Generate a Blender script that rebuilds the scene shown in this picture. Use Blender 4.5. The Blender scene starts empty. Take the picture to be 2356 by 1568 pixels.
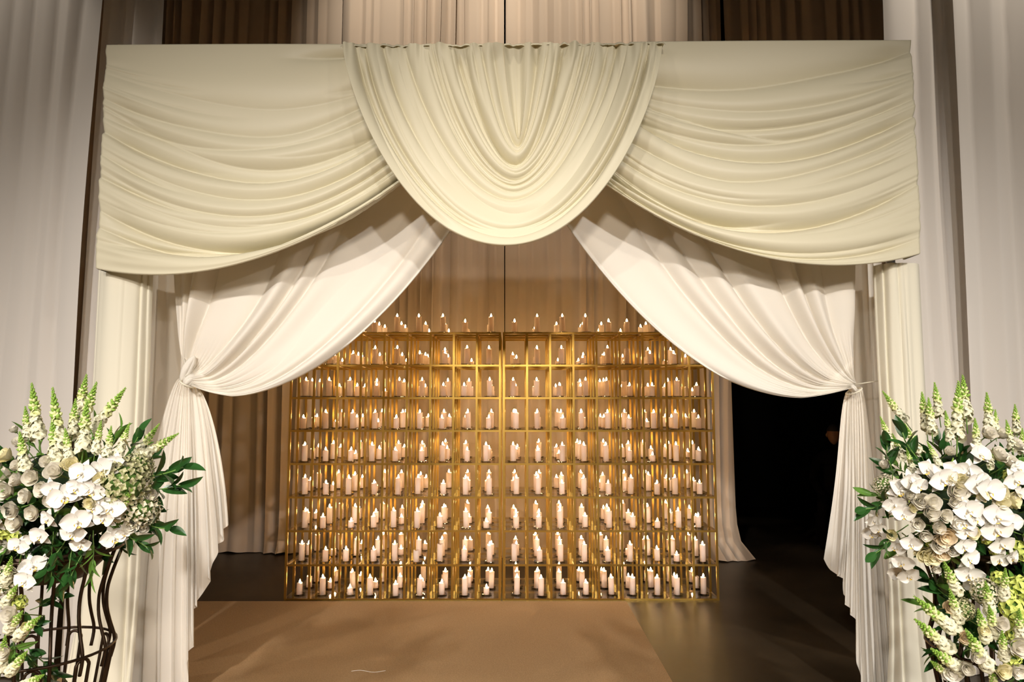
import bpy, math, random
import numpy as np
from mathutils import Vector, Matrix

# ------------------------------------------------------------------ camera, world, lights
SC = bpy.context.scene
COL = SC.collection
F_PX, CX, CY, TH = 1571.0, 1178.0, 784.0, math.radians(5.1)
CAM_Z = 1.658
cam_d = bpy.data.cameras.new('camera'); cam_d.sensor_width = 36.0; cam_d.lens = 36.0 * F_PX / 2356.0
cam_d.clip_end = 60
cam = bpy.data.objects.new('camera', cam_d); COL.objects.link(cam)
cam.location = (0, 0, CAM_Z); cam.rotation_euler = (math.pi / 2 + TH, 0, 0)
SC.camera = cam
vs = SC.view_settings
vs.view_transform = 'Standard'; vs.look = 'None'; vs.exposure = 0.0; vs.gamma = 1.0; vs.use_curve_mapping = False

w = bpy.data.worlds.new('world'); SC.world = w; w.use_nodes = True
w.node_tree.nodes['Background'].inputs[0].default_value = (0.9, 0.8, 0.7, 1)
w.node_tree.nodes['Background'].inputs[1].default_value = 0.02

def spot(name, loc, target, power, angle, blend, col, rad=0.15):
    l = bpy.data.lights.new(name, 'SPOT'); l.energy = power; l.spot_size = math.radians(angle); l.spot_blend = blend
    l.color = col; l.shadow_soft_size = rad
    o = bpy.data.objects.new(name, l); COL.objects.link(o); o.location = loc
    o.rotation_euler = (Vector(target) - Vector(loc)).to_track_quat('-Z', 'Y').to_euler()
    return o
WARM = (1.0, 0.88, 0.74); NEUT = (1.0, 0.94, 0.89)
spot('stage_spot_a', (-2.4, -4.0, 4.8), (-1.1, 3.9, 0.25), 1700, 52, 1.0, NEUT, 0.12)
spot('stage_spot_b', (2.6, -4.0, 4.8), (1.1, 3.9, 0.25), 1700, 52, 1.0, NEUT, 0.12)
spot('stage_spot_c', (-6.2, -4.0, 4.4), (-0.9, 4.0, 0.5), 750, 50, 1.0, WARM, 0.12)
spot('stage_spot_d', (6.0, -4.0, 4.4), (1.0, 4.0, 0.5), 600, 50, 1.0, WARM, 0.12)
spot('added_fill_spot', (0.0, -6.0, 4.1), (0.0, 3.8, -0.1), 1550, 58, 1.0, WARM, 0.45)  # added soft frontal fill to lift the drape shadows, not a known lamp
spot('ceiling_spot_centre', (-1.0, 4.9, 7.8), (-1.05, 7.5, 6.3), 420, 52, 0.8, WARM, 0.06)
spot('ceiling_spot_centre', (0.75, 4.9, 7.8), (0.8, 7.5, 6.3), 420, 52, 0.8, WARM, 0.06)
spot('ceiling_spot_swag', (-0.15, 1.6, 7.4), (-0.12, 3.5, 3.5), 300, 16, 1.0, WARM, 0.05)
spot('ceiling_spot_right', (3.6, 3.0, 6.8), (3.3, 4.3, 4.4), 420, 40, 0.5, WARM, 0.06)
spot('ceiling_spot_left', (-4.3, 3.0, 6.6), (-3.5, 4.3, 3.9), 170, 40, 0.6, WARM, 0.06)

# ------------------------------------------------------------------ helpers
R = random.Random(7)
ST, CT = math.sin(TH), math.cos(TH)
def at(px, py, D):
    a = (px - CX) / F_PX; b = (CY - py) / F_PX
    dy = CT - b * ST; dz = ST + b * CT
    k = D / dy
    return np.array([a * k, D, CAM_Z + dz * k])
def atv(px, py, D):
    px = np.asarray(px, float); py = np.asarray(py, float); D = np.asarray(D, float)
    a = (px - CX) / F_PX; b = (CY - py) / F_PX
    dy = CT - b * ST; dz = ST + b * CT
    k = D / dy
    return np.stack(np.broadcast_arrays(a * k, D + 0 * k, CAM_Z + dz * k), -1)

def tag(o, label=None, cat=None, group=None, kind=None):
    if label: o['label'] = label
    if cat: o['category'] = cat
    if group: o['group'] = group
    if kind: o['kind'] = kind
    return o
def mesh_obj(name, me, parent=None, mat=None):
    o = bpy.data.objects.new(name, me); COL.objects.link(o)
    if parent: o.parent = parent
    if mat is not None and not me.materials: me.materials.append(mat)
    return o
def empty(name, loc=(0, 0, 0), label=None, cat=None, group=None):
    o = bpy.data.objects.new(name, None); COL.objects.link(o); o.location = loc; o.empty_display_size = 0.1
    return tag(o, label, cat, group)
def mk(name, v, f, smooth=True, mats=None, mi=None):
    me = bpy.data.meshes.new(name)
    me.from_pydata([tuple(map(float, p)) for p in v], [], [tuple(map(int, q)) for q in f])
    if smooth: me.polygons.foreach_set('use_smooth', [True] * len(me.polygons))
    for m in (mats or []): me.materials.append(m)
    if mi is not None: me.polygons.foreach_set('material_index', mi)
    me.update()
    return me
def grid_mesh(name, P, mat):
    nu, nv = P.shape[:2]
    me = bpy.data.meshes.new(name)
    idx = np.arange(nu * nv).reshape(nu, nv)
    q = np.stack([idx[:-1, :-1], idx[1:, :-1], idx[1:, 1:], idx[:-1, 1:]], -1).reshape(-1)
    n = len(q) // 4
    me.vertices.add(nu * nv); me.vertices.foreach_set('co', P.reshape(-1).astype(np.float32))
    me.loops.add(n * 4); me.loops.foreach_set('vertex_index', q.astype(np.int32))
    me.polygons.add(n)
    me.polygons.foreach_set('loop_start', np.arange(0, n * 4, 4, dtype=np.int32))
    me.polygons.foreach_set('loop_total', np.full(n, 4, np.int32))
    me.update(calc_edges=True)
    me.polygons.foreach_set('use_smooth', [True] * n)
    me.materials.append(mat)
    return me
def box_geo(x0, x1, y0, y1, z0, z1):
    v = [(x, y, z) for x in (x0, x1) for y in (y0, y1) for z in (z0, z1)]
    f = [(0, 1, 3, 2), (4, 6, 7, 5), (0, 4, 5, 1), (2, 3, 7, 6), (0, 2, 6, 4), (1, 5, 7, 3)]
    return v, f
def lathe_geo(prof, n=16):
    v, f = [], []
    for r, z in prof:
        for i in range(n):
            a = 2 * math.pi * i / n
            v.append((r * math.cos(a), r * math.sin(a), z))
    for j in range(len(prof) - 1):
        for i in range(n):
            k = (i + 1) % n
            f.append((j * n + i, j * n + k, (j + 1) * n + k, (j + 1) * n + i))
    return v, f
def tube_geo(pts, rad, n=6, closed=False):
    pts = [Vector(p) for p in pts]; m = len(pts)
    rads = rad if hasattr(rad, '__len__') else [rad] * m
    v, f = [], []
    prev = None
    for i, p in enumerate(pts):
        t = (pts[(i + 1) % m] - pts[i - 1]) if closed else (pts[min(i + 1, m - 1)] - pts[max(i - 1, 0)])
        if t.length < 1e-9: t = Vector((0, 0, 1))
        t.normalize()
        a = prev if prev is not None else (Vector((0, 0, 1)) if abs(t.z) < 0.9 else Vector((1, 0, 0)))
        a = (a - t * a.dot(t)).normalized(); prev = a
        b = t.cross(a)
        for k in range(n):
            c = 2 * math.pi * k / n
            v.append(p + (a * math.cos(c) + b * math.sin(c)) * rads[i])
    rng = m if closed else m - 1
    for i in range(rng):
        j = (i + 1) % m
        for k in range(n):
            l = (k + 1) % n
            f.append((i * n + k, i * n + l, j * n + l, j * n + k))
    if not closed:
        f.append(tuple(range(n - 1, -1, -1))); f.append(tuple(range((m - 1) * n, m * n)))
    return v, f
class Geo:
    def __init__(s): s.v, s.f, s.mi = [], [], []
    def add(s, vf, M=None, mi=0):
        v, f = vf; o = len(s.v)
        s.v += [tuple(M @ Vector(p)) for p in v] if M is not None else [tuple(p) for p in v]
        s.f += [tuple(i + o for i in q) for q in f]; s.mi += [mi] * len(f)
        return s
    def mesh(s, name, mats, smooth=True): return mk(name, s.v, s.f, smooth, mats, s.mi)

def vnoise1(x, seed):
    r = np.random.RandomState(seed).rand(4096) * 2 - 1
    x = np.asarray(x, float) + 512.0
    i = np.floor(x).astype(int); t = x - i; t = t * t * (3 - 2 * t)
    return r[i % 4096] * (1 - t) + r[(i + 1) % 4096] * t
def vnoise2(x, y, seed):
    r = np.random.RandomState(seed).rand(128, 128) * 2 - 1
    x = np.asarray(x, float) + 64.0; y = np.asarray(y, float) + 64.0
    i = np.floor(x).astype(int); j = np.floor(y).astype(int)
    t = x - i; s = y - j; t = t * t * (3 - 2 * t); s = s * s * (3 - 2 * s)
    g = lambda a, b: r[a % 128, b % 128]
    return (g(i, j) * (1 - t) + g(i + 1, j) * t) * (1 - s) + (g(i, j + 1) * (1 - t) + g(i + 1, j + 1) * t) * s
def smooth(a, b, x):
    t = np.clip((x - a) / (b - a), 0, 1); return t * t * (3 - 2 * t)
def normals(P):
    du = np.gradient(P, axis=0); dv = np.gradient(P, axis=1)
    n = np.cross(du, dv); n /= np.linalg.norm(n, axis=-1, keepdims=True) + 1e-12
    n *= np.where(n[..., 1:2] > 0, -1, 1)
    n = 0.45 * n + 0.55 * np.array([0.0, -1.0, 0.0])
    return n / np.linalg.norm(n, axis=-1, keepdims=True)

# ------------------------------------------------------------------ materials
def principled(name, col, rough=0.6, metal=0.0, **kw):
    m = bpy.data.materials.new(name); m.use_nodes = True
    b = m.node_tree.nodes['Principled BSDF']
    b.inputs['Base Color'].default_value = (*col, 1); b.inputs['Roughness'].default_value = rough
    b.inputs['Metallic'].default_value = metal
    for k, v in kw.items():
        b.inputs[k.replace('_', ' ')].default_value = v
    return m
def bump(m, scale, strength, dist=0.002, stretch=(1, 1, 1), detail=4.0):
    nt = m.node_tree; b = nt.nodes['Principled BSDF']
    tc = nt.nodes.new('ShaderNodeTexCoord'); mp = nt.nodes.new('ShaderNodeMapping'); mp.inputs['Scale'].default_value = stretch
    nz = nt.nodes.new('ShaderNodeTexNoise'); nz.inputs['Scale'].default_value = scale; nz.inputs['Detail'].default_value = detail
    bp = nt.nodes.new('ShaderNodeBump'); bp.inputs['Strength'].default_value = strength; bp.inputs['Distance'].default_value = dist
    nt.links.new(tc.outputs['Object'], mp.inputs['Vector']); nt.links.new(mp.outputs[0], nz.inputs['Vector'])
    nt.links.new(nz.outputs[0], bp.inputs['Height']); nt.links.new(bp.outputs[0], b.inputs['Normal'])
    return nz
def tint(m, c0, c1, scale, stretch=(1, 1, 1), detail=3.0, lo=0.35, hi=0.65):
    nt = m.node_tree; b = nt.nodes['Principled BSDF']
    tc = nt.nodes.new('ShaderNodeTexCoord'); mp = nt.nodes.new('ShaderNodeMapping'); mp.inputs['Scale'].default_value = stretch
    nz = nt.nodes.new('ShaderNodeTexNoise'); nz.inputs['Scale'].default_value = scale; nz.inputs['Detail'].default_value = detail
    rp = nt.nodes.new('ShaderNodeValToRGB')
    rp.color_ramp.elements[0].position = lo; rp.color_ramp.elements[1].position = hi
    rp.color_ramp.elements[0].color = (*c0, 1); rp.color_ramp.elements[1].color = (*c1, 1)
    nt.links.new(tc.outputs['Object'], mp.inputs['Vector']); nt.links.new(mp.outputs[0], nz.inputs['Vector'])
    nt.links.new(nz.outputs[0], rp.inputs[0]); nt.links.new(rp.outputs[0], b.inputs['Base Color'])
def fabric(name, col, rough=0.75, sheen=0.25, transl=0.0):
    m = principled(name, col, rough)
    b = m.node_tree.nodes['Principled BSDF']
    b.inputs['Sheen Weight'].default_value = sheen; b.inputs['Sheen Roughness'].default_value = 0.4
    b.inputs['Specular IOR Level'].default_value = 0.25
    bump(m, 350, 0.15, 0.001)
    if transl:
        nt = m.node_tree; out = nt.nodes['Material Output']
        t = nt.nodes.new('ShaderNodeBsdfTranslucent'); t.inputs[0].default_value = (*col, 1)
        mx = nt.nodes.new('ShaderNodeMixShader'); mx.inputs[0].default_value = transl
        nt.links.new(b.outputs[0], mx.inputs[1]); nt.links.new(t.outputs[0], mx.inputs[2]); nt.links.new(mx.outputs[0], out.inputs[0])
    return m
M = {}
M['cream'] = fabric('cream_satin', (0.70, 0.65, 0.48), 0.42, 0.15)
M['white'] = fabric('white_voile', (0.86, 0.82, 0.74), 0.8, 0.2, 0.15)
M['column'] = fabric('ivory_cloth', (0.80, 0.76, 0.62), 0.7, 0.2)
M['outer'] = fabric('pale_grey_cloth', (0.80, 0.76, 0.71), 0.8, 0.2, 0.1)
M['back'] = fabric('backdrop_cloth', (0.56, 0.46, 0.36), 0.85, 0.15)
M['gold'] = principled('brushed_gold', (0.52, 0.325, 0.075), 0.30, 1.0)
bump(M['gold'], 60, 0.05, 0.001)
M['wax'] = principled('candle_wax', (0.95, 0.85, 0.77), 0.5)
def add_translucent(m, col, k):
    nt = m.node_tree; b = nt.nodes['Principled BSDF']; t = nt.nodes.new('ShaderNodeBsdfTranslucent'); t.inputs[0].default_value = (*col, 1)
    mx = nt.nodes.new('ShaderNodeMixShader'); mx.inputs[0].default_value = k
    nt.links.new(b.outputs[0], mx.inputs[1]); nt.links.new(t.outputs[0], mx.inputs[2]); nt.links.new(mx.outputs[0], nt.nodes['Material Output'].inputs[0])
add_translucent(M['wax'], (1.0, 0.80, 0.62), 0.36)
M['wick'] = principled('charred_wick', (0.02, 0.015, 0.01), 0.9)
def emit(name, col, s):
    m = bpy.data.materials.new(name); m.use_nodes = True; nt = m.node_tree
    for n in list(nt.nodes):
        if n.type != 'OUTPUT_MATERIAL': nt.nodes.remove(n)
    e = nt.nodes.new('ShaderNodeEmission'); e.inputs[0].default_value = (*col, 1); e.inputs[1].default_value = s
    nt.links.new(e.outputs[0], nt.nodes['Material Output'].inputs[0]); return m
M['flame'] = emit('candle_flame', (1.0, 0.64, 0.28), 100.0)
def thin_glass(name, col, tr=0.82, rough=0.02):
    m = bpy.data.materials.new(name); m.use_nodes = True; nt = m.node_tree
    for n in list(nt.nodes):
        if n.type != 'OUTPUT_MATERIAL': nt.nodes.remove(n)
    t = nt.nodes.new('ShaderNodeBsdfTransparent'); t.inputs[0].default_value = (*col, 1)
    g = nt.nodes.new('ShaderNodeBsdfGlossy'); g.inputs['Roughness'].default_value = rough
    fr = nt.nodes.new('ShaderNodeFresnel'); fr.inputs[0].default_value = 1.5
    ad = nt.nodes.new('ShaderNodeMath'); ad.operation = 'MULTIPLY_ADD'; ad.inputs[1].default_value = tr; ad.inputs[2].default_value = 0.0
    mx = nt.nodes.new('ShaderNodeMixShader')
    nt.links.new(fr.outputs[0], ad.inputs[0]); nt.links.new(ad.outputs[0], mx.inputs[0])
    nt.links.new(t.outputs[0], mx.inputs[1]); nt.links.new(g.outputs[0], mx.inputs[2])
    nt.links.new(mx.outputs[0], nt.nodes['Material Output'].inputs[0]); return m
M['glass'] = thin_glass('clear_glass_shelf', (0.97, 0.97, 0.95), 0.6)
M['dish'] = thin_glass('glass_saucer', (0.86, 0.83, 0.78), 1.0, 0.08)
M['floor'] = principled('polished_concrete', (0.05, 0.036, 0.022), 0.42)
tint(M['floor'], (0.022, 0.015, 0.008), (0.065, 0.046, 0.026), 1.6, detail=8.0, lo=0.3, hi=0.75); bump(M['floor'], 9, 0.05, 0.003)
M['joint'] = principled('floor_joint', (0.008, 0.006, 0.004), 0.8)
M['carpet'] = principled('beige_carpet', (0.42, 0.28, 0.15), 0.95)
tint(M['carpet'], (0.36, 0.22, 0.10), (0.47, 0.30, 0.145), 140, detail=6.0); bump(M['carpet'], 500, 0.5, 0.004)
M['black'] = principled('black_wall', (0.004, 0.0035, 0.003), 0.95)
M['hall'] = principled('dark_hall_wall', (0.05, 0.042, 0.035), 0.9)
M['iron'] = principled('bronze_iron', (0.045, 0.026, 0.014), 0.42, 0.7)
M['pole'] = principled('steel_pipe', (0.4, 0.4, 0.42), 0.35, 1.0)
M['petal'] = principled('white_petal', (0.80, 0.76, 0.65), 0.55, 0.0, Subsurface_Weight=0.15, Subsurface_Radius=(0.01, 0.01, 0.005), Subsurface_Scale=0.3)
M['orchid'] = principled('orchid_petal', (0.76, 0.735, 0.67), 0.5)
M['lip'] = principled('orchid_lip', (0.86, 0.62, 0.12), 0.5)
M['ivory'] = principled('ivory_petal', (0.86, 0.80, 0.52), 0.55)
M['peach'] = principled('peach_petal', (0.84, 0.70, 0.48), 0.55)
M['lime'] = principled('lime_petal', (0.62, 0.70, 0.16), 0.6)
M['snapw'] = principled('snapdragon_petal', (0.75, 0.73, 0.53), 0.6)
M['snapy'] = principled('snapdragon_young_petal', (0.72, 0.75, 0.36), 0.6)
M['bud'] = principled('green_bud', (0.26, 0.44, 0.06), 0.55)
M['stem'] = principled('green_stem', (0.13, 0.25, 0.05), 0.5)
M['leaf'] = principled('glossy_leaf', (0.025, 0.09, 0.018), 0.3)
M['leafl'] = principled('bright_leaf', (0.12, 0.26, 0.04), 0.4)
M['hyd'] = principled('hydrangea_floret', (0.56, 0.55, 0.30), 0.65); tint(M['hyd'], (0.22, 0.24, 0.07), (0.58, 0.54, 0.34), 18)
M['hydp'] = principled('pale_hydrangea', (0.72, 0.66, 0.52), 0.65); tint(M['hydp'], (0.55, 0.52, 0.30), (0.80, 0.74, 0.62), 20)
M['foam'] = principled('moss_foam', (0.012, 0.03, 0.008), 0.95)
M['thread'] = principled('white_thread', (0.85, 0.82, 0.75), 0.8)

# ------------------------------------------------------------------ setting
def struct(name, vf, mat):
    o = mesh_obj(name, mk(name, vf[0], vf[1], False, [mat])); o['kind'] = 'structure'; return o
struct('floor', box_geo(-9, 9, -11, 11, -0.2, 0.0), M['floor'])
struct('ceiling', box_geo(-9, 9, -11, 11, 8.0, 8.2), M['hall'])
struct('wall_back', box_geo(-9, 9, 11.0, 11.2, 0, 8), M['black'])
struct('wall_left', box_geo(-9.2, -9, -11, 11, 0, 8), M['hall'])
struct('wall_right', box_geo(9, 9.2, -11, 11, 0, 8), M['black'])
struct('wall_front', box_geo(-9, 9, -11.2, -11, 0, 8), M['hall'])
ca = mesh_obj('carpet', mk('carpet', *box_geo(-2.72, 0.952, -3.0, 5.86, 0.0, 0.006), False, [M['carpet']]))
tag(ca, 'wide beige carpet runner lying in front of the candle racks', 'carpet')
p0 = at(820, 1531, 4.4); p1 = at(895, 1529, 4.4)
tp = [(-0.99 + 0.21 * t, 4.37 + 0.015 * math.sin(t * 7) , 0.0075) for t in np.linspace(0, 1, 14)]
th = mesh_obj('thread', mk('thread', *tube_geo(tp, 0.0012, 5), True, [M['thread']])); tag(th, 'loose white thread lying on the beige carpet', 'thread')

# ------------------------------------------------------------------ candle racks
CW, CD, CH = 0.2, 0.22, 0.2804
RY = 5.9
def rack(x0, label):
    e = empty('candle_rack', (x0, RY, 0), label, 'rack', 'gold candle racks')
    t = 0.009
    post = mk('post', *box_geo(-t, t, -t, t, 0, 8 * CH + 0.017), False, [M['gold']])
    rail = mk('rail', *box_geo(0, 9 * CW, -0.0072, 0.0072, 0.001, 0.0165), False, [M['gold']])
    cross = mk('cross_bar', *box_geo(-0.0072, 0.0072, 0, 3 * CD, 0.001, 0.0165), False, [M['gold']])
    glass = mk('glass_shelf', *box_geo(0.0, 9 * CW, 0.0, 3 * CD, 0.0170, 0.0205), False, [M['glass']])
    for i in range(10):
        for j in range(4):
            o = mesh_obj('post', post, e); o.location = (i * CW, j * CD, 0)
    for k in range(9):
        for j in range(4):
            o = mesh_obj('rail', rail, e); o.location = (0, j * CD, k * CH)
        for i in range(10):
            o = mesh_obj('cross_bar', cross, e); o.location = (i * CW, 0, k * CH)
        o = mesh_obj('glass_shelf', glass, e); o.location = (0, 0, k * CH)
    return e
RX = [-1.904, -0.070]
rack(RX[0], 'gold metal grid rack full of candles, away from the black opening')
rack(RX[1], 'gold metal grid rack full of candles, beside the black opening')

# candle heights read row by row: [level][row front, middle, rear], nine bays each
HL = ['MTSTMTMTS MSTSMSTMT TMSTTTSMM', 'TMMMTMTMT MSTTSTTTM TTSTTSTMT', 'TMSMTTMTS MTTMSTTSM STMTMTMTM',
      'TMTMTTMTT MSTSMTSMM TTMTTMTTT', 'TMMTMMTMT MTSMTTMTM MMTTMMTSS', 'MTTTMTMTM MSMSTMTMT MTMTTMMTM',
      'TTTMTTMMT TMMTMMTTM TMMSTMMMS', 'MMMTTMMTT MMMMMMTSM SSMSSMMSS', 'MMMMTTTMT MMMMMMMSM SSSMMSSSS']
HR = ['TTMMTTTTT TTTTTMTMM TMTMMTMTM', 'TMTTMTMST MTTTTSTTT MTTMTTMMT', 'MMTMTMSTM MMTTTMTMS MTTMMTTTM',
      'TTMTMTMTM MTTMTMTMM TTMTSTTMT', 'TMTTTMSTM MMSTMTMTT MTMTTMTMS', 'TTMTTMTTM TMTMMTSMT TTTTMMTMM',
      'TTMTTMMTM MMMMTTMTS TMMTTMMMM', 'STTSTTMMM MTTMMSTTT MMSSMMMSM', 'MTTTMMMMM SSMMMMMMM SSSMSSMMM']
UNLIT = {(0, 1, 0, 6), (0, 1, 0, 5), (1, 1, 0, 0), (1, 7, 0, 5), (1, 6, 1, 5), (1, 0, 1, 8), (1, 7, 0, 8), (1, 6, 2, 6)}
CHT = {'T': 0.140, 'M': 0.095, 'S': 0.055}
def candle_geo(h, seed, n=18):
    r = random.Random(seed); rad = 0.0245
    prof = [(0.0, 0.0), (rad, 0.0), (rad, h * 0.5), (rad * 1.0, h - 0.004), (rad * 0.93, h), (rad * 0.7, h - 0.004), (rad * 0.3, h - 0.008), (0.0006, h - 0.009)]
    v, f = lathe_geo(prof, n)
    ph = r.uniform(0, 6)
    out = []
    for (x, y, z) in v:
        if z > h - 0.006: z += 0.0035 * math.sin(math.atan2(y, x) * 2 + ph) - 0.002 * math.sin(math.atan2(y, x) * 5 + ph)
        out.append((x, y, z))
    return out, f
FL = lathe_geo([(0.0005, 0.0), (0.0062, 0.005), (0.0083, 0.011), (0.0066, 0.019), (0.0032, 0.026), (0.0004, 0.033)], 8)
WI = lathe_geo([(0.0012, -0.012), (0.0012, 0.006), (0.0002, 0.0065)], 6)
DI = lathe_geo([(0.002, 0.0), (0.034, 0.0), (0.046, 0.0055), (0.048, 0.006), (0.046, 0.007), (0.034, 0.0018), (0.002, 0.0018)], 20)
cmesh = {k: [candle_geo(h, i + 11 * j) for j in range(3)] for i, (k, h) in enumerate(CHT.items())}
cme = {k: [mk('pillar_candle', *g, True, [M['wax']]) for g in v] for k, v in cmesh.items()}
flm = mk('flame', *FL, True, [M['flame']]); wim = mk('wick', *WI, True, [M['wick']]); dim = mk('saucer', *DI, True, [M['dish']])
SIZE = {'T': 'tall', 'M': 'medium', 'S': 'short'}
LEV = ['lowest', 'second', 'third', 'fourth', 'fifth', 'sixth', 'seventh', 'eighth', 'topmost']
BAY = ['first', 'second', 'third', 'fourth', 'fifth', 'sixth', 'seventh', 'eighth', 'ninth']
ROW = ['front', 'middle', 'rear']
rc = random.Random(21)
rest_c, rest_d = Geo(), Geo()
def hidden(s, k, i):       # corners covered by the tied-back drapes
    return (s == 0 and ((k == 8 and i < 2) or (k == 7 and i < 1))) or (s == 1 and k == 8 and i > 7)
cells = []
for j in range(3):
    for s in range(2):
        for k in range(9):
            for i in range(9):
                cells.append((hidden(s, k, i), j, s, k, i))
cells.sort(key=lambda c: (c[0], c[1]))
for n, (hid, j, s, k, i) in enumerate(cells):
    ht = (HL if s == 0 else HR)[k].split()[j][i]
    x = RX[s] + (i + 0.5) * CW + rc.uniform(-0.022, 0.022); y = RY + (j + 0.45) * CD + rc.uniform(-0.025, 0.025)
    z = k * CH + 0.0205
    lit = (s, k, j, i) not in UNLIT
    var = rc.randrange(3); tx, ty, rz = rc.gauss(0, 0.012), rc.gauss(0, 0.012), rc.uniform(0, 6.28)
    dx, dy = rc.uniform(-0.008, 0.008), rc.uniform(-0.008, 0.008)
    bay = BAY[8 - i] if s == 0 else BAY[i]
    where = '%s row, %s shelf, %s bay from centre gap, rack %s black opening' % (ROW[j], LEV[k], bay, 'beside' if s else 'away from')
    mat = Matrix.Translation((x, y, z + 0.0018)) @ Matrix.Rotation(tx, 4, 'X') @ Matrix.Rotation(ty, 4, 'Y') @ Matrix.Rotation(rz, 4, 'Z')
    top = CHT[ht] - 0.004
    if n < 300:
        d = mesh_obj('saucer', dim); d.location = (x + dx, y + dy, z)
        tag(d, 'glass saucer, ' + where.replace(' from centre gap', ' from gap'), 'saucer', 'glass saucers under the candles')
        c = mesh_obj('pillar_candle', cme[ht][var]); c.matrix_world = mat
        tag(c, '%s %s, %s' % (SIZE[ht], 'candle' if lit else 'unlit candle', where.replace(' from centre gap', ' from gap')), 'candle', 'white pillar candles in the gold racks')
        o = mesh_obj('wick', wim, c); o.location = (0, 0, top)
        if lit:
            o = mesh_obj('flame', flm, c); o.location = (0, 0, top + 0.002)
    else:
        rest_d.add(DI, Matrix.Translation((x + dx, y + dy, z)))
        rest_c.add(cmesh[ht][var], mat, 0); rest_c.add(WI, mat @ Matrix.Translation((0, 0, top)), 1)
        if lit: rest_c.add(FL, mat @ Matrix.Translation((0, 0, top + 0.002)), 2)
o = mesh_obj('pillar_candles', rest_c.mesh('pillar_candles', [M['wax'], M['wick'], M['flame']]))
tag(o, 'remaining lit pillar candles standing at the back of both gold racks', 'candles', 'white pillar candles in the gold racks', 'stuff')
o = mesh_obj('saucers', rest_d.mesh('saucers', [M['dish']]))
tag(o, 'remaining glass saucers under the candles at the back of both racks', 'saucers', 'glass saucers under the candles', 'stuff')

# ------------------------------------------------------------------ straight curtains
def straight(name, x0, x1, y, z0, z1, foldw, amp, mat, seed, label, cat='curtain', group=None, per=16, nz=40,
             edge0=None, edge1=None, pool=0.0, sharp=0.62, drift=0.35):
    """folded cloth hanging from z1 to z0; edge0/edge1(z01) give optional x of its two side edges"""
    n = max(24, int((x1 - x0) / foldw * per))
    u = np.linspace(0, 1, n)[:, None]; t = np.linspace(0, 1, nz)[None, :]      # t=0 bottom
    xa = (np.full_like(t, x0) if edge0 is None else edge0(t)); xb = (np.full_like(t, x1) if edge1 is None else edge1(t))
    nf = (x1 - x0) / foldw
    ph = math.pi * (u * nf + 0.55 * vnoise1(u * nf * 0.7, seed) + drift * vnoise2(u * nf * 0.5, t * 2.0, seed + 1))
    s = np.abs(np.sin(ph)) ** sharp
    a = amp * (0.65 + 0.55 * vnoise1(u * nf * 0.5, seed + 2)) * (0.9 + 0.25 * vnoise2(u * nf * .3, t * 1.5, seed + 3))
    lean = amp * 0.6 * vnoise2(u * nf * .22, t * 1.2, seed + 5)
    z = z0 + (z1 - z0) * t + 0 * u
    fl = pool * np.exp(-t * (z1 - z0) / 0.12)
    Y = y - a * s - lean - fl * (0.6 + 0.8 * vnoise1(u * nf * .6, seed + 7))
    X = xa + (xb - xa) * u + 0.35 * a * np.sin(2 * ph) + 0 * t
    z = z + np.where(t < 0.5, 1, 0) * np.exp(-t * (z1 - z0) / 0.1) * 0.012 * (1 + vnoise1(u * nf * 1.3, seed + 9))
    P = np.stack(np.broadcast_arrays(X, Y, z), -1)
    o = mesh_obj(name, grid_mesh(name, P, mat)); return tag(o, label, cat, group)

BY = 7.55
G = 'backdrop curtain panels behind the racks'
straight('backdrop_curtain', -5.2, -1.90, BY + 0.17, 0.0, 6.7, 0.16, 0.11, M['back'], 101, 'taupe backdrop curtain panel beyond the end of the rack, hem on dark floor', group=G, pool=0.10)
straight('backdrop_curtain', -1.97, -0.07, BY, 0.0, 6.7, 0.15, 0.12, M['back'], 111, 'taupe backdrop curtain panel behind the rack away from the black opening', group=G, pool=0.05)
straight('backdrop_curtain', -0.09, 1.75, BY, 0.0, 6.7, 0.15, 0.12, M['back'], 121, 'taupe backdrop curtain panel behind the rack beside the black opening', group=G, pool=0.05)
straight('backdrop_curtain', 1.70, 2.42, BY - 0.03, 0.0, 6.7, 0.16, 0.09, M['back'], 131, 'taupe backdrop curtain panel edging the black opening, hem flared on floor', group=G, pool=0.16,
         edge1=lambda t: 2.42 + 0.14 * np.exp(-t * 6.7 / 0.12))
straight('backdrop_curtain', 2.45, 5.4, BY + 0.05, 0.0, 6.7, 0.17, 0.075, M['back'], 141, 'taupe backdrop curtain panel pulled aside beyond the black opening', group=G, pool=0.1, sharp=0.75,
         edge0=lambda t: 2.45 + 1.7 * (1 - smooth(0.30, 0.46, t)))
def X_at(px, D): return at(px, 930, D)[0]
OG = 'pale outer drapes flanking the arch'
straight('outer_drape', -5.2, X_at(172, 4.3), 4.30, 0.0, 5.6, 0.20, 0.10, M['outer'], 201, 'pale grey outer drape behind the flowers on bare bronze ribs', 'drape', OG, nz=60,
         edge1=lambda t: X_at(168, 4.3) + 0.10 * t ** 1.5)
straight('outer_drape', X_at(178, 4.36), X_at(330, 4.36), 4.38, 0.0, 5.6, 0.17, 0.07, M['outer'], 211, 'narrow pale drape behind the column nearest the bare bronze ribs', 'drape', OG, nz=60)
straight('outer_drape', X_at(2065, 4.36), X_at(2232, 4.36), 4.38, 0.0, 5.6, 0.17, 0.07, M['outer'], 221, 'narrow pale drape behind the column with the slit', 'drape', OG, nz=60)
straight('outer_drape', X_at(2226, 4.28), 5.2, 4.28, 0.0, 5.6, 0.19, 0.09, M['outer'], 231, 'pale grey outer drape behind the trailing flowers, beyond the slit column', 'drape', OG, nz=60)

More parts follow.
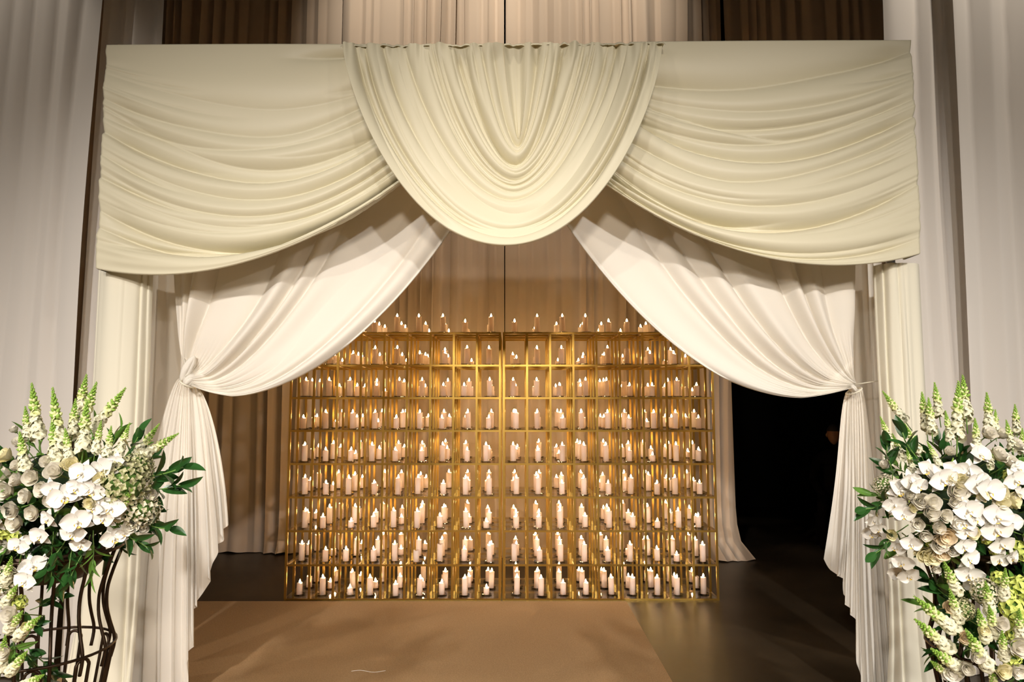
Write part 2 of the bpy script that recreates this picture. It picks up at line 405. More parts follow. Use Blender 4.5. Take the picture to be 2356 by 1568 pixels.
# ------------------------------------------------------------------ arch: pipe frame
pf = empty('pipe_frame', (0, 3.72, 0.0065), 'hidden steel pipe frame that carries the arch drapes', 'frame')
TOPZ = at(1178, 106, 3.62)[2]
for x in (-2.16, 2.16):
    o = mesh_obj('upright', mk('upright', *tube_geo([(x, 0.12, 0.0), (x, 0.12, TOPZ - 0.03)], 0.024, 10), True, [M['pole']]), pf)
o = mesh_obj('crossbar', mk('crossbar', *tube_geo([(-2.16, 0.10, TOPZ - 0.05), (2.16, 0.10, TOPZ - 0.05)], 0.024, 10), True, [M['pole']]), pf)
for x in (-2.16, 2.16):
    mesh_obj('base_plate', mk('base_plate', *box_geo(x - 0.16, x + 0.16, 0.02, 0.22, 0, 0.008), False, [M['pole']]), pf)

# ------------------------------------------------------------------ swags
def creases(rs, n, vmin, vmax, dmin, dmax, wmin, wmax, slant=0.05, half=0.45):
    L = []
    for i in range(n):
        v0 = vmin + (vmax - vmin) * (i + 0.5 + rs.uniform(-.45, .45)) / n
        v1 = v0 + rs.normal(0, slant)
        r = rs.rand()
        if r < half * 0.5: ua, ub = -0.3, rs.uniform(0.25, 0.75)
        elif r < half: ua, ub = rs.uniform(0.25, 0.75), 1.3
        else: ua, ub = -0.3, 1.3
        L.append((v0, v1, rs.uniform(dmin, dmax), rs.uniform(wmin, wmax), rs.uniform(wmin, wmax) * 0.45, ua, ub, rs.rand() * 50))
    return L
def crease_field(u, v, L, seed, wig=0.012):
    h = np.zeros(np.broadcast(u, v).shape)
    for k, (v0, v1, d, wa, wb, ua, ub, ph) in enumerate(L):
        vc = v0 + (v1 - v0) * u + wig * vnoise1(u * 3 + ph, seed + k)
        env = smooth(ua, ua + 0.3, u) * (1 - smooth(ub - 0.3, ub, u))
        t = v - vc
        wa_ = wa * (0.7 + 0.3 * np.sin(np.pi * u)); wb_ = wb * (0.7 + 0.3 * np.sin(np.pi * u))
        val = np.where(t < 0, np.exp(-(np.sqrt(t * t + 4e-6)) / wa_), np.exp(-(np.sqrt(t * t + 4e-6)) / wb_))
        h -= d * env * val
    return h
def rolls(u, v, n, amp, seed):
    ph = v * n + 0.8 * vnoise1(v * n * 0.8, seed) + 0.45 * vnoise2(u * 1.6, v * n * 0.5, seed + 1)
    env = np.clip(0.62 + 0.6 * vnoise2(u * 2.4, v * n * 0.6, seed + 2), 0.1, 1.2)
    return amp * env * (np.abs(np.sin(np.pi * ph)) ** 0.8 - 0.6)
def lag3(a, b, c, t):   # quadratic through values at 0, .5, 1
    a, b, c = (np.asarray(k, float) for k in (a, b, c))
    return a * (2 * (t - .5) * (t - 1)) + b * (-4 * t * (t - 1)) + c * (2 * t * (t - .5))
def side_swag(name, S, C, E, y, seed, label, n=12):
    nu, nv = 190, 300
    u = np.linspace(0, 1, nu)[:, None]; v = np.linspace(0, 1, nv)[None, :]
    rs = np.random.RandomState(seed)
    vv = v
    q = lambda K, i: lag3(K[0][i], K[1][i], K[2][i], vv)
    px = (1 - u) ** 2 * q(S, 0) + 2 * u * (1 - u) * q(C, 0) + u * u * q(E, 0)
    py = (1 - u) ** 2 * q(S, 1) + 2 * u * (1 - u) * q(C, 1) + u * u * q(E, 1)
    D = y - 0.07 * np.sin(np.pi * np.clip(u * .9 + .05, 0, 1)) * (0.35 + 0.65 * v) - 0.02 * v
    P = atv(px, py, D)
    N = normals(P)
    big = creases(rs, 10, 0.05, 0.97, 0.030, 0.075, 0.022, 0.060, 0.06, 0.45)
    sml = creases(rs, n, 0.10, 0.95, 0.006, 0.016, 0.010, 0.020, 0.06, 0.95)
    h = crease_field(u, v, big, seed, 0.02) + crease_field(u, v, sml, seed + 77, 0.01)
    h += 0.012 * vnoise2(u * 2.2, v * 9, seed + 5) * smooth(0, .1, v)
    h += rolls(u, v, 7, 0.040, seed + 60) * smooth(0.02, .25, v)
    # gathers pinned along the outer upright edge
    g = np.exp(-u / 0.07)
    fv = v * 46 + 1.3 * vnoise1(v * 20, seed + 8)
    h += 0.006 * g * np.sin(fv * 2 * np.pi / 2.2 + 5 * u) * smooth(0.03, .12, v)
    h += 0.010 * np.exp(-u / 0.16) * vnoise1(v * 17 + 2 * u, seed + 9) * smooth(0.03, .12, v)
    h *= smooth(-0.02, 0.05, v) * (1 - 0.85 * smooth(0.955, 1.0, v)) * (0.30 + 0.70 * smooth(0.0, 0.09, u))
    P = P + N * h[..., None]
    # pulled edge: slightly irregular outline
    P[..., 0] += (np.sign(np.array(S[0][0]) - CX)) * 0.004 * vnoise1(v * 26, seed + 10) * np.exp(-u / 0.02)
    # hem rolled back under the lower edge, outer edge wrapped around the upright, top laid over the crossbar
    hem = [P[:, -1:, :] + np.array([0, .012 * k, 0.004 * k * k - 0.008 * k * (k < 3)]) for k in (1, 2, 3)]
    top = [P[:, :1, :] + np.array([0, .02 * k, -0.004 * k * k]) for k in (4, 3, 2, 1)]
    P = np.concatenate(top + [P] + hem, axis=1)
    wrap = [P[:1] + np.array([0, .035 * k, 0]) for k in (4, 3, 2, 1)]
    P = np.concatenate(wrap + [P], axis=0)
    o = mesh_obj(name, grid_mesh(name, P, M['cream'])); return tag(o, label, 'swag', 'cream swags across the arch')
VY = 3.62
side_swag('side_swag', [(245, 103), (232, 330), (219, 616)], [(550, 100), (614, 575), (591, 692)], [(870, 101), (950, 295), (1010, 352)], VY, 31,
          'cream satin swag across the arch, over the curtain away from black opening')
side_swag('side_swag', [(2096, 92), (2110, 320), (2119, 582)], [(1790, 92), (1690, 550), (1726, 689)], [(1450, 96), (1400, 300), (1300, 352)], VY, 47,
          'cream satin swag across the arch, over the curtain before the black opening')
# centre swag
def centre_swag(seed=5):
    ns, nv = 420, 260
    s = np.linspace(-1, 1, ns)[:, None]; v = np.linspace(0, 1, nv)[None, :]
    q = np.abs(s)
    e2 = 1.38 + 0.45 * (1 - v)
    Xn = np.sin(q * np.pi / 2) ** (1.0 + 0.15 * (1 - v)); Yn = np.cos(q * np.pi / 2) ** e2
    bx = 1193 - 28 * v; by = 318 + 245 * v ** 0.92
    xl = 1158 - 368 * v ** 0.85; xr = 1216 + 309 * v ** 0.85
    top = 101 - 3 * (s > 0) * q
    px = np.where(s < 0, bx + (xl - bx) * Xn, bx + (xr - bx) * Xn)
    py = top + (by - top) * Yn
    D = 3.545 - (0.03 + 0.13 * v ** 1.2 * Yn ** 0.8 + 0.05 * v * np.sin(np.pi * np.clip(Yn, 0, 1)))
    P = atv(px, py, D); N = normals(P)
    wN = smooth(0.0, 0.2, Yn)[..., None]; N = N * wN + (1 - wN) * np.array([0, -1.0, 0])
    rs = np.random.RandomState(seed)
    u = (s + 1) / 2
    big = creases(rs, 10, 0.03, 0.98, 0.028, 0.06, 0.020, 0.050, 0.03, 0.45)
    sml = creases(rs, 10, 0.02, 0.97, 0.008, 0.018, 0.010, 0.020, 0.03, 0.9)
    inner = creases(rs, 4, 0.04, 0.42, 0.014, 0.026, 0.010, 0.022, 0.02, 0.1)
    h = crease_field(u, v, big, seed, 0.010) + crease_field(u, v, sml, seed + 50, 0.006)
    h += crease_field(u, v, inner, seed + 90, 0.006)
    h += rolls(u, v, 8, 0.042, seed + 60)
    h *= 0.30 + 0.70 * smooth(0.0, 0.16, Yn)
    h += 0.012 * vnoise2(s * 2.5, v * 8, seed + 4) * smooth(0, .2, v)
    cr = np.exp(-np.clip(py - 100, 0, None) / 34)
    h += 0.014 * cr * (vnoise1(px / 11.0, seed + 6) + 0.6 * np.sin(px / 6.0 + 3 * vnoise1(px / 40.0, 3)))
    h += 0.012 * np.exp(-np.clip(py - 100, 0, None) / 90) * vnoise1(px / 17.0, seed + 8)
    P = P + N * h[..., None]
    kz = smooth(0, .5, Yn[:, -1:])[..., None]
    hem = [P[:, -1:, :] + np.array([0, .014 * k, 0]) + kz * np.array([0, 0, 0.006 * k * k - 0.012 * k * (k < 3)]) for k in (1, 2, 3, 4)]
    A0, B0 = P[:ns // 2, 0], P[ns // 2:, 0][::-1]
    k = np.linspace(0, 1, 14)[None, :, None]
    I = A0[:, None] * (1 - k) + B0[:, None] * k
    I[..., 1] += 0.03 * np.sin(np.pi * k[..., 0]) + 0.006 * np.sin(k[..., 0] * 14 + I[..., 2] * 5)
    return np.concatenate([P] + hem, axis=1), I
P, INNER = centre_swag()
# inner panel between the two arms of the innermost fold, and the strip laid over the crossbar
o = mesh_obj('centre_swag', grid_mesh('centre_swag', P, M['cream'])); tag(o, 'deep U-shaped cream satin swag at the middle of the arch', 'swag', 'cream swags across the arch')
mesh_obj('centre_fold', grid_mesh('centre_fold', INNER, M['cream']), o)
def over_bar():
    n = 300
    u = np.linspace(0, 1, n)[:, None]; t = np.linspace(0, 1, 12)[None, :]
    px = 788 + 739 * u; a = t * np.pi
    base = atv(px, 104 - 6 * u, 3.56)
    r = 0.045 + 0.006 * vnoise1(px / 9.0, 12) + 0.004 * np.sin(px / 5.0)
    Y = base[..., 1] + 0.03 - 0.075 * np.cos(a) * (r / 0.045); Z = base[..., 2] - 0.035 + 0.028 * np.sin(a) * (r / 0.045)
    return np.stack([base[..., 0] + 0 * a, Y, Z], -1)
mesh_obj('bar_fold', grid_mesh('bar_fold', over_bar(), M['cream']), o)

# ------------------------------------------------------------------ tied-back white curtains
def bez(p0, c1, c2, p3, t): return (1 - t) ** 3 * p0 + 3 * t * (1 - t) ** 2 * c1 + 3 * t * t * (1 - t) * c2 + t ** 3 * p3
def tieback(K0, K1, knot, hem_pts, sgn, seed, label, taildat):
    root = empty('tieback_curtain', tuple(at(knot[0], 1568, 3.98)[:2]) + (0.0,), label, 'curtain', 'white tied-back curtains')
    inv = Matrix.Translation(-root.location)
    nu, nt = 220, 160
    u = np.linspace(0, 1, nu)[:, None]; t = np.linspace(0, 1, nt)[None, :]
    m = [[K0[i][c] + (K1[i][c] - K0[i][c]) * u for c in (0, 1)] for i in range(4)]
    px = bez(m[0][0], m[1][0], m[2][0], m[3][0], t); py = bez(m[0][1], m[1][1], m[2][1], m[3][1], t)
    D = 3.96 - 0.16 * np.sin(np.pi * t ** 1.3) * (0.2 + 0.8 * u) - 0.10 * smooth(.85, 1, t)
    P = atv(px, py, D); N = normals(P)
    nf = 7.5
    ph = np.pi * (u * nf + 0.5 * vnoise1(u * nf * .8, seed) + 0.35 * vnoise2(u * 4, t * 2.2, seed + 1))
    amp = 0.095 * (0.55 + 0.55 * vnoise1(u * 6, seed + 2)) * (1 - 0.80 * smooth(0.55, 1.0, t)) * (0.45 + 0.55 * smooth(0, .5, t))
    h = amp * (np.abs(np.sin(ph)) ** 0.9)
    ph2 = np.pi * (u * 26 + 1.2 * vnoise1(u * 20, seed + 3))
    h += 0.010 * smooth(0.6, 0.95, t) * np.abs(np.sin(ph2))
    h += 0.012 * vnoise2(u * 7, t * 5, seed + 6) * smooth(.2, .7, t)
    P = P + N * h[..., None]
    # lower edge turned under
    hem = [P[-1:] + np.array([0, .02 * k, -0.006 * k + .006 * k * k]) for k in (1, 2, 3)]
    P = np.concatenate([P] + hem, axis=0)
    o = mesh_obj('upper_drape', grid_mesh('upper_drape', P - np.array(root.location), M['white']), root)
    # tail below the tie
    hu, hx, hy, topx, topy, curve = taildat
    nu, nt = 260, 130
    u = np.linspace(0, 1, nu)[:, None]; t = np.linspace(0, 1, nt)[None, :]
    X1 = np.interp(u, hu, hx); Y1 = np.interp(u, hu, hy)
    X0 = topx[0] + (topx[1] - topx[0]) * u; Y0 = topy[0] + (topy[1] - topy[0]) * u
    e = t ** 0.55
    px = X0 + (X1 - X0) * (e + 0 * u) + curve * np.sin(np.pi * np.clip(t, 0, 1)) * (u - .5) * 2
    py = Y0 + (Y1 - Y0) * t
    nf = 11
    ph = np.pi * (u * nf + 0.4 * vnoise1(u * nf * .8, seed + 20) + 0.15 * vnoise2(u * 5, t * 2, seed + 21))
    D = 3.95 + 0.02 * t + 0 * u
    P = atv(px, py, D)
    A = 0.055 * (0.15 + 0.85 * smooth(0, .6, t)) * (0.6 + 0.5 * vnoise1(u * 7, seed + 23))
    P[..., 1] -= A * np.abs(np.sin(ph)) ** 0.8
    P[..., 0] += 0.3 * A * np.sin(2 * ph)
    P[..., 1] += 0.003 * np.sin(ph * 4) * (1 - smooth(.2, .8, t))
    P[..., 2] = np.maximum(P[..., 2], 0.009)
    mesh_obj('tail', grid_mesh('tail', P - np.array(root.location), M['white']), root)
    # tie and puff of cloth at the knot
    k = at(knot[0], knot[1], 3.86)
    n1, n2 = 60, 24
    a = np.linspace(0, 2 * np.pi, n1)[:, None]; b = np.linspace(0, np.pi, n2)[None, :]
    def puff(cx, cz, rx, rz, ry, rot, sd):
        r = 1 + 0.16 * np.abs(np.sin(a * 3.5 + sd)) * np.sin(b) + 0.08 * vnoise2(a * 2, b * 3, sd)
        x = rx * np.sin(b) * np.cos(a) * r; y = ry * np.sin(b) * np.sin(a) * r; z = rz * np.cos(b) * (1 + 0 * a)
        c, s_ = math.cos(rot), math.sin(rot)
        return np.stack([k[0] + cx + c * x + s_ * z, k[1] + y, k[2] + cz - s_ * x + c * z], -1)
    if sgn < 0:
        mesh_obj('puff', grid_mesh('puff', puff(-0.004, 0.060, 0.026, 0.080, 0.030, 0.45, 3) - np.array(root.location), M['white']), root)
    mesh_obj('knot', grid_mesh('knot', puff(0.010 * -sgn, -0.008, *((0.026, 0.042, 0.035) if sgn < 0 else (0.016, 0.034, 0.03)), -0.7 * sgn, 9) - np.array(root.location), M['white']), root)
    ring = [(k[0] + 0.034 * math.cos(q), k[1] + 0.06 * math.sin(q), k[2] - 0.028 + 0.02 * math.cos(q) * sgn) for q in np.linspace(0, 2 * math.pi, 24, endpoint=False)]
    tie = Geo().add(tube_geo([Vector(p) - root.location for p in ring], 0.005, 6, True))
    if sgn > 0:
        a0 = Vector(at(1966, 884, 3.9)) - root.location; a1 = Vector(at(2040, 873, 3.84)) - root.location
        tie.add(tube_geo([a0, a0.lerp(a1, .5), a1], 0.0035, 6))
    mesh_obj('tie_cord', tie.mesh('tie_cord', [M['column']]), root)
    return root
tieback([(395, 330), (395, 600), (400, 760), (426, 856)], [(1150, 330), (1000, 665), (640, 1012), (440, 884)], (433, 872), None, -1, 300,
        'white curtain tied back at a puffed knot, away from the black opening',
        ([0, .30, .42, .50, .52, .60, .62, .72, .74, .82, .84, .92, .94, 1.0], [296, 400, 432, 436, 443, 447, 452, 458, 484, 489, 491, 511, 513, 525],
         [1640, 1640, 1600, 1520, 1508, 1478, 1400, 1378, 1336, 1318, 1292, 1250, 1246, 1204], (418, 449), (866, 888), 7.0))
tieback([(1975, 330), (1965, 600), (1955, 760), (1966, 878)], [(1190, 330), (1400, 720), (1700, 1002), (1962, 890)], (1964, 888), None, 1, 340,
        'white curtain tied back beside the black opening, cord running to its column',
        ([0, .10, .12, .25, .27, .38, .40, .48, .50, .56, .7, 1.0], [1893, 1915, 1918, 1936, 1940, 1944, 1952, 1962, 1966, 1970, 1990, 2050],
         [1284, 1318, 1312, 1334, 1362, 1392, 1400, 1430, 1462, 1520, 1640, 1640], (1951, 1978), (898, 886), -9.0))

# straight inner panels beside the tied-back curtains
IG = 'straight white inner panels beside the columns'
straight('inner_panel', X_at(318, 4.1), X_at(452, 4.1), 4.12, 0.0, 3.3, 0.085, 0.03, M['white'], 401, 'straight white panel behind the drape tail away from black opening', 'drape', IG, nz=50, pool=0.05)
straight('inner_panel', X_at(1950, 4.1), X_at(2046, 4.1), 4.12, 0.0, 3.3, 0.075, 0.028, M['white'], 411, 'straight white panel behind the drape tail next to black opening', 'drape', IG, nz=50, pool=0.02,
         edge0=lambda t: X_at(1966, 4.1) + 0 * t)
def column(name, pxs, ztop, seed, label, bulge, out):
    """ivory cloth wrapped round an upright: one wide round fold with narrow side folds, flaring on the floor"""
    n, nz = 140, 70
    u = np.linspace(0, 1, n)[:, None]; t = np.linspace(0, 1, nz)[None, :]
    x0 = X_at(pxs[0], 3.72); x1 = X_at(pxs[1], 3.72)
    X = x0 + (x1 - x0) * u
    X = X + (u - .5) * 0.10 * np.exp(-t * ztop / 0.35)
    Y = 3.80 - bulge * np.sin(np.pi * np.clip(u, 0, 1)) ** 0.6
    ph = u * 6 * np.pi + 1.5 * vnoise1(u * 6, seed)
    side = np.clip(np.abs(u - out) * 2.2 - 0.35, 0, 1)
    Y = Y - 0.022 * side * np.abs(np.sin(ph + 0.6 * vnoise2(u * 3, t * 2, seed + 1))) - 0.01 * vnoise2(u * 5, t * 4, seed + 2)
    fl = np.exp(-t * ztop / 0.30)
    Y = Y - 0.16 * fl * (0.5 + 0.6 * vnoise1(u * 7, seed + 3))
    Z = ztop * t + 0 * u
    Z = Z + fl * 0.02 * (1 + vnoise1(u * 9, seed + 4))
    P = np.stack(np.broadcast_arrays(X, Y, Z), -1)
    o = mesh_obj(name, grid_mesh(name, P, M['column'])); return tag(o, label, 'drape', 'ivory column drapes')
column('column_drape', (196, 326), 2.42, 501, 'ivory cloth column under the swag, behind the bare bronze ribs', 0.13, 0.42)
column('column_drape', (2040, 2150), 2.42, 511, 'ivory cloth column under the swag, dark slit at its foot', 0.10, 0.75)

# ------------------------------------------------------------------ flower stands
def urn_stand(cx, cy, rim_z, label):
    e = empty('urn_stand', (cx, cy, 0), label, 'stand', 'bronze wire urn stands')
    RR, ZR = 0.215, rim_z - 0.33           # the wide ring and its height
    prof = [(0.225, rim_z), (0.200, rim_z - 0.07), (0.178, rim_z - 0.15), (0.180, rim_z - 0.22), (0.198, rim_z - 0.285), (RR, ZR), (0.20, ZR - 0.06)]
    n = 14
    zs = np.linspace(prof[0][1], prof[-1][1], 26)
    rr = np.interp(-zs, [-p[1] for p in prof], [p[0] for p in prof])
    for _ in range(3): rr[1:-1] = (rr[:-2] + rr[1:-1] * 2 + rr[2:]) / 4
    rib = mk('rib', *tube_geo([(r, 0, z) for r, z in zip(rr, zs)], 0.0058, 6), True, [M['iron']])
    # hairpin loop of the lower half
    lo = []
    for sgn in (1, -1):
        side = []
        for t in np.linspace(0, 1, 12):
            r = 0.075 + (RR - 0.012 - 0.075) * t ** 0.9; z = 0.02 + (ZR - 0.05) * t
            if z < 0.3: r = 0.075 + 0.10 * ((0.3 - z) / 0.3) ** 1.6 + (r - 0.075) * 0.6
            side.append((r, sgn * (0.008 + 0.014 * t), z))
        lo.append(side)
    arc = [(RR - 0.012, 0.022 * math.cos(a), ZR - 0.03 + 0.022 * math.sin(a)) for a in np.linspace(0.2, math.pi - 0.2, 6)]
    loop = mk('hairpin', *tube_geo(lo[0] + arc + lo[1][::-1], 0.0055, 6), True, [M['iron']])
    for i in range(n):
        o = mesh_obj('rib', rib, e); o.rotation_euler = (0, 0, 2 * math.pi * i / n)
    for i in range(n // 2 + 2):
        o = mesh_obj('hairpin', loop, e); o.rotation_euler = (0, 0, 2 * math.pi * (i + 0.4) / (n // 2 + 2))
    for r, z, q in ((0.225, rim_z, 0.006), (RR, ZR, 0.005), (0.103, ZR * 0.62, 0.005), (0.185, 0.012, 0.008)):
        mesh_obj('ring', mk('ring', *tube_geo([(r * math.cos(a), r * math.sin(a), z) for a in np.linspace(0, 2 * math.pi, 40, endpoint=False)], q, 6, True), True, [M['iron']]), e)
    mesh_obj('bowl', mk('bowl', *lathe_geo([(0.001, rim_z - 0.10), (0.12, rim_z - 0.095), (0.165, rim_z - 0.05), (0.205, rim_z + 0.01), (0.198, rim_z + 0.01), (0.15, rim_z - 0.045), (0.001, rim_z - 0.085)], 24), True, [M['iron']]), e)
    return e
FD = 2.42
lc = at(112, 1300, FD); rcn = at(2285, 1300, FD)
SLX, SRX, RIMZ = lc[0], rcn[0], at(112, 1262, FD)[2]
urn_stand(SLX, FD, RIMZ, 'bronze wire urn stand with bare ribs showing below its flowers')
urn_stand(SRX, FD, RIMZ, 'bronze wire urn stand mostly hidden behind trailing flowers, near the slit')

# ------------------------------------------------------------------ flower parts (shared meshes, each faces +Z)
def sheet(fn, nu, nv):
    v = [fn(i / (nu - 1), j / (nv - 1)) for i in range(nu) for j in range(nv)]
    f = [(i * nv + j, (i + 1) * nv + j, (i + 1) * nv + j + 1, i * nv + j + 1) for i in range(nu - 1) for j in range(nv - 1)]
    return v, f
def cup_petal(r, h, span, flare, ph, wob=0.06, nu=8, nv=5, z0=0.0):
    def fn(a, t):
        q = (a - .5) * 2; an = ph + q * span / 2
        rad = r * (0.25 + 0.75 * math.sin(min(1, t * 1.15) * math.pi / 2)) + flare * t ** 2.4
        rad *= 1 + wob * math.sin(q * 4 + ph * 3) * t
        z = z0 + h * t * (1 - 0.30 * abs(q) ** 3) - 0.25 * flare * t ** 4
        return (rad * math.cos(an), rad * math.sin(an), z)
    return sheet(fn, nu, nv)
def rose_parts(mat, openness):
    g = Geo()
    for i in range(7):
        k = i / 6
        g.add(cup_petal(0.08 + 0.25 * k, 0.62 + 0.05 * k, 2.6, 0.02 + 0.06 * k * openness, i * 2.4, 0.05, 8, 4))
    heart = g.mesh('lisianthus', [mat])
    pet = [mk('petal', *cup_petal(0.36 + 0.03 * q, 0.60 - 0.04 * q, 1.9, 0.10 * openness + 0.03 * q, 0.0, 0.07, 9, 6, -0.02), True, [mat]) for q in range(2)]
    st = Geo().add(lathe_geo([(0.02, -0.35), (0.05, -0.12), (0.17, -0.03), (0.10, 0.06)], 8)).add(tube_geo([(0, 0, -0.1), (0.05, 0.02, -1.0), (0.02, 0.06, -2.2)], 0.035, 5))
    return heart, pet, st.mesh('stem', [M['stem']])
ROSE = {'white': rose_parts(M['petal'], 1.0), 'bud': rose_parts(M['petal'], 0.2), 'ivory': rose_parts(M['ivory'], 0.9), 'peach': rose_parts(M['peach'], 1.1), 'yellow': rose_parts(M['ivory'], 0.6)}
def flat_petal(w, l, cup, back, nu=7, nv=7, pw=0.6):
    def fn(a, t):
        q = (a - .5) * 2
        wd = w * math.sin(math.pi * (0.06 + 0.94 * t) ** pw) ** 0.75 if t < 1 else 0.0
        return (q * wd / 2, l * t, cup * (q * q) * wd - back * t * t + 0.02 * math.sin(q * 5 + t * 4) * t)
    return sheet(fn, nu, nv)
SEPAL = Geo()
for an in (0, 2.2, -2.2): SEPAL.add(flat_petal(0.34, 0.50, 0.15, 0.06), Matrix.Rotation(an, 4, 'Z') @ Matrix.Translation((0, 0.02, -0.02)))
sepal_me = SEPAL.mesh('blossom', [M['orchid']])
opet_me = mk('petal', *flat_petal(0.62, 0.52, 0.18, 0.02, 9, 8, 0.75), True, [M['orchid']])
LIP = Geo().add(cup_petal(0.09, 0.16, 3.6, 0.03, -1.57, 0.1, 8, 4), Matrix.Translation((0, -0.06, 0.0)), 0).add(lathe_geo([(0.001, 0.17), (0.045, 0.13), (0.05, 0.08), (0.02, 0.0)], 8), Matrix.Translation((0, 0.02, 0)), 1)
lip_me = LIP.mesh('lip', [M['lip'], M['orchid']])
def floret_geo():
    g = Geo()
    g.add(lathe_geo([(0.02, 0.0), (0.10, 0.10), (0.13, 0.30), (0.17, 0.42)], 7))
    for i in range(5):
        def fn(a, t, i=i):
            q = (a - .5) * 2
            an = i * 1.2566 + q * 0.72
            r = 0.15 + 0.36 * t * (1 - 0.25 * q * q)
            z = 0.40 + 0.13 * math.sin(t * 2.4) - 0.14 * t * t + 0.06 * math.sin(q * 5 + i) * t
            return (r * math.cos(an), r * math.sin(an), z)
        g.add(sheet(fn, 5, 4))
    return g
florw = floret_geo().mesh('floret', [M['snapw']]); flory = floret_geo().mesh('floret', [M['snapy']])
def snap_variant(seed):
    r = random.Random(seed)
    stem = Geo().add(tube_geo([(0, 0, -0.25), (0, 0, 0.2), (0.01, 0.005, 0.6), (0, 0.0, 0.97)], [0.012, 0.012, 0.010, 0.006], 6)).mesh('snapdragon', [M['stem']])
    buds = Geo(); bud = lathe_geo([(0.001, 0), (0.55, 0.3), (0.6, 0.6), (0.3, 0.9), (0.001, 1.0)], 6)
    for i in range(44):
        t = i / 43; z = 0.50 + 0.49 * t; sz = 0.060 * (1 - t) + 0.022; an = i * 2.39996
        tilt = 0.95 - 0.6 * t
        buds.add(bud, Matrix.Translation((0, 0, z)) @ Matrix.Rotation(an, 4, 'Z') @ Matrix.Rotation(tilt, 4, 'Y') @ Matrix.Translation((0, 0, 0.012)) @ Matrix.Diagonal((sz * 0.62, sz * 0.62, sz * 1.25, 1)), 1 if t < 0.42 and i % 2 else 0)
    fl = []
    for i in range(20):
        t = i / 19; z = 0.04 + 0.56 * t; an = i * 2.39996 + r.uniform(-.3, .3)
        sz = 0.185 * (1 - 0.45 * t) * r.uniform(0.85, 1.1)
        fl.append((Matrix.Translation((0, 0, z)) @ Matrix.Rotation(an, 4, 'Z') @ Matrix.Rotation(1.15 - 0.25 * t + r.uniform(-.2, .2), 4, 'Y') @ Matrix.Diagonal((sz, sz, sz, 1)), florw if t < 0.66 else flory))
    return stem, buds.mesh('buds', [M['bud'], M['snapy']]), fl
SNAP = [snap_variant(i) for i in range(4)]
def leaf_geo(w=0.42, n=7):
    def fn(a, t):
        q = (a - .5) * 2
        wd = w * math.sin(math.pi * t ** 0.8) ** 0.8 if 0 < t < 1 else 0.0
        return (q * wd / 2, t, 0.10 * abs(q) * wd * 2 - 0.16 * t * t)
    return sheet(fn, 5, n)
leaf_me = [mk('leaf', *leaf_geo(), True, [M['leaf']]), mk('leaf', *leaf_geo(0.34), True, [M['leafl']])]
def sprig_variant(seed, n=7):
    r = random.Random(seed)
    pts = [(0.02 * math.sin(k), 0.03 * math.cos(k * 1.3), -0.5 + 1.3 * k / 6) for k in range(7)]
    st = mk('leaf_sprig', *tube_geo(pts, 0.014, 5), True, [M['stem']])
    lv = []
    for i in range(n):
        t = i / (n - 1); an = i * 2.4 + r.uniform(-.4, .4)
        lv.append(Matrix.Translation((0, 0, -0.1 + 0.85 * t)) @ Matrix.Rotation(an, 4, 'Z') @ Matrix.Rotation(0.95 * (1 - 0.75 * t) + r.uniform(-.2, .2), 4, 'X').inverted() @ Matrix.Rotation(math.pi / 2, 4, 'X') @ Matrix.Diagonal((0.52, 0.52 * r.uniform(.85, 1.15), 0.52, 1)))
    return st, lv
SPRIG = [sprig_variant(40 + i) for i in range(4)]
def ball_flower(name, mat, n, pw, lobes, seed):
    g = Geo(); r = random.Random(seed)
    g.add(lathe_geo([(0.001, -0.40), (0.3, -0.25), (0.38, 0.0), (0.3, 0.25), (0.001, 0.40)], 10), None, 1)
    for i in range(n):
        zc = 1 - 1.55 * (i + .5) / n; an = i * 2.39996; rr = math.sqrt(max(0, 1 - zc * zc))
        d = Vector((rr * math.cos(an), rr * math.sin(an), zc))
        m = Matrix.Translation(d * 0.44 * r.uniform(.92, 1.06)) @ d.to_track_quat('Z', 'Y').to_matrix().to_4x4() @ Matrix.Rotation(r.uniform(0, 3), 4, 'Z')
        for l in range(lobes):
            g.add(flat_petal(pw, pw * 1.05, 0.25, -0.02 + r.uniform(-.05, .08), 3, 4), m @ Matrix.Rotation(l * 2 * math.pi / lobes, 4, 'Z') @ Matrix.Rotation(0.25, 4, 'X'), 0)
    return g.mesh(name, [mat, M['stem']])
hyd_me = ball_flower('hydrangea', M['hyd'], 90, 0.085, 4, 3); hydp_me = ball_flower('hydrangea', M['hydp'], 90, 0.085, 4, 4)
carn_me = ball_flower('carnation', M['lime'], 34, 0.20, 3, 5)
snow_me = ball_flower('viburnum', M['hydp'], 130, 0.06, 4, 6)

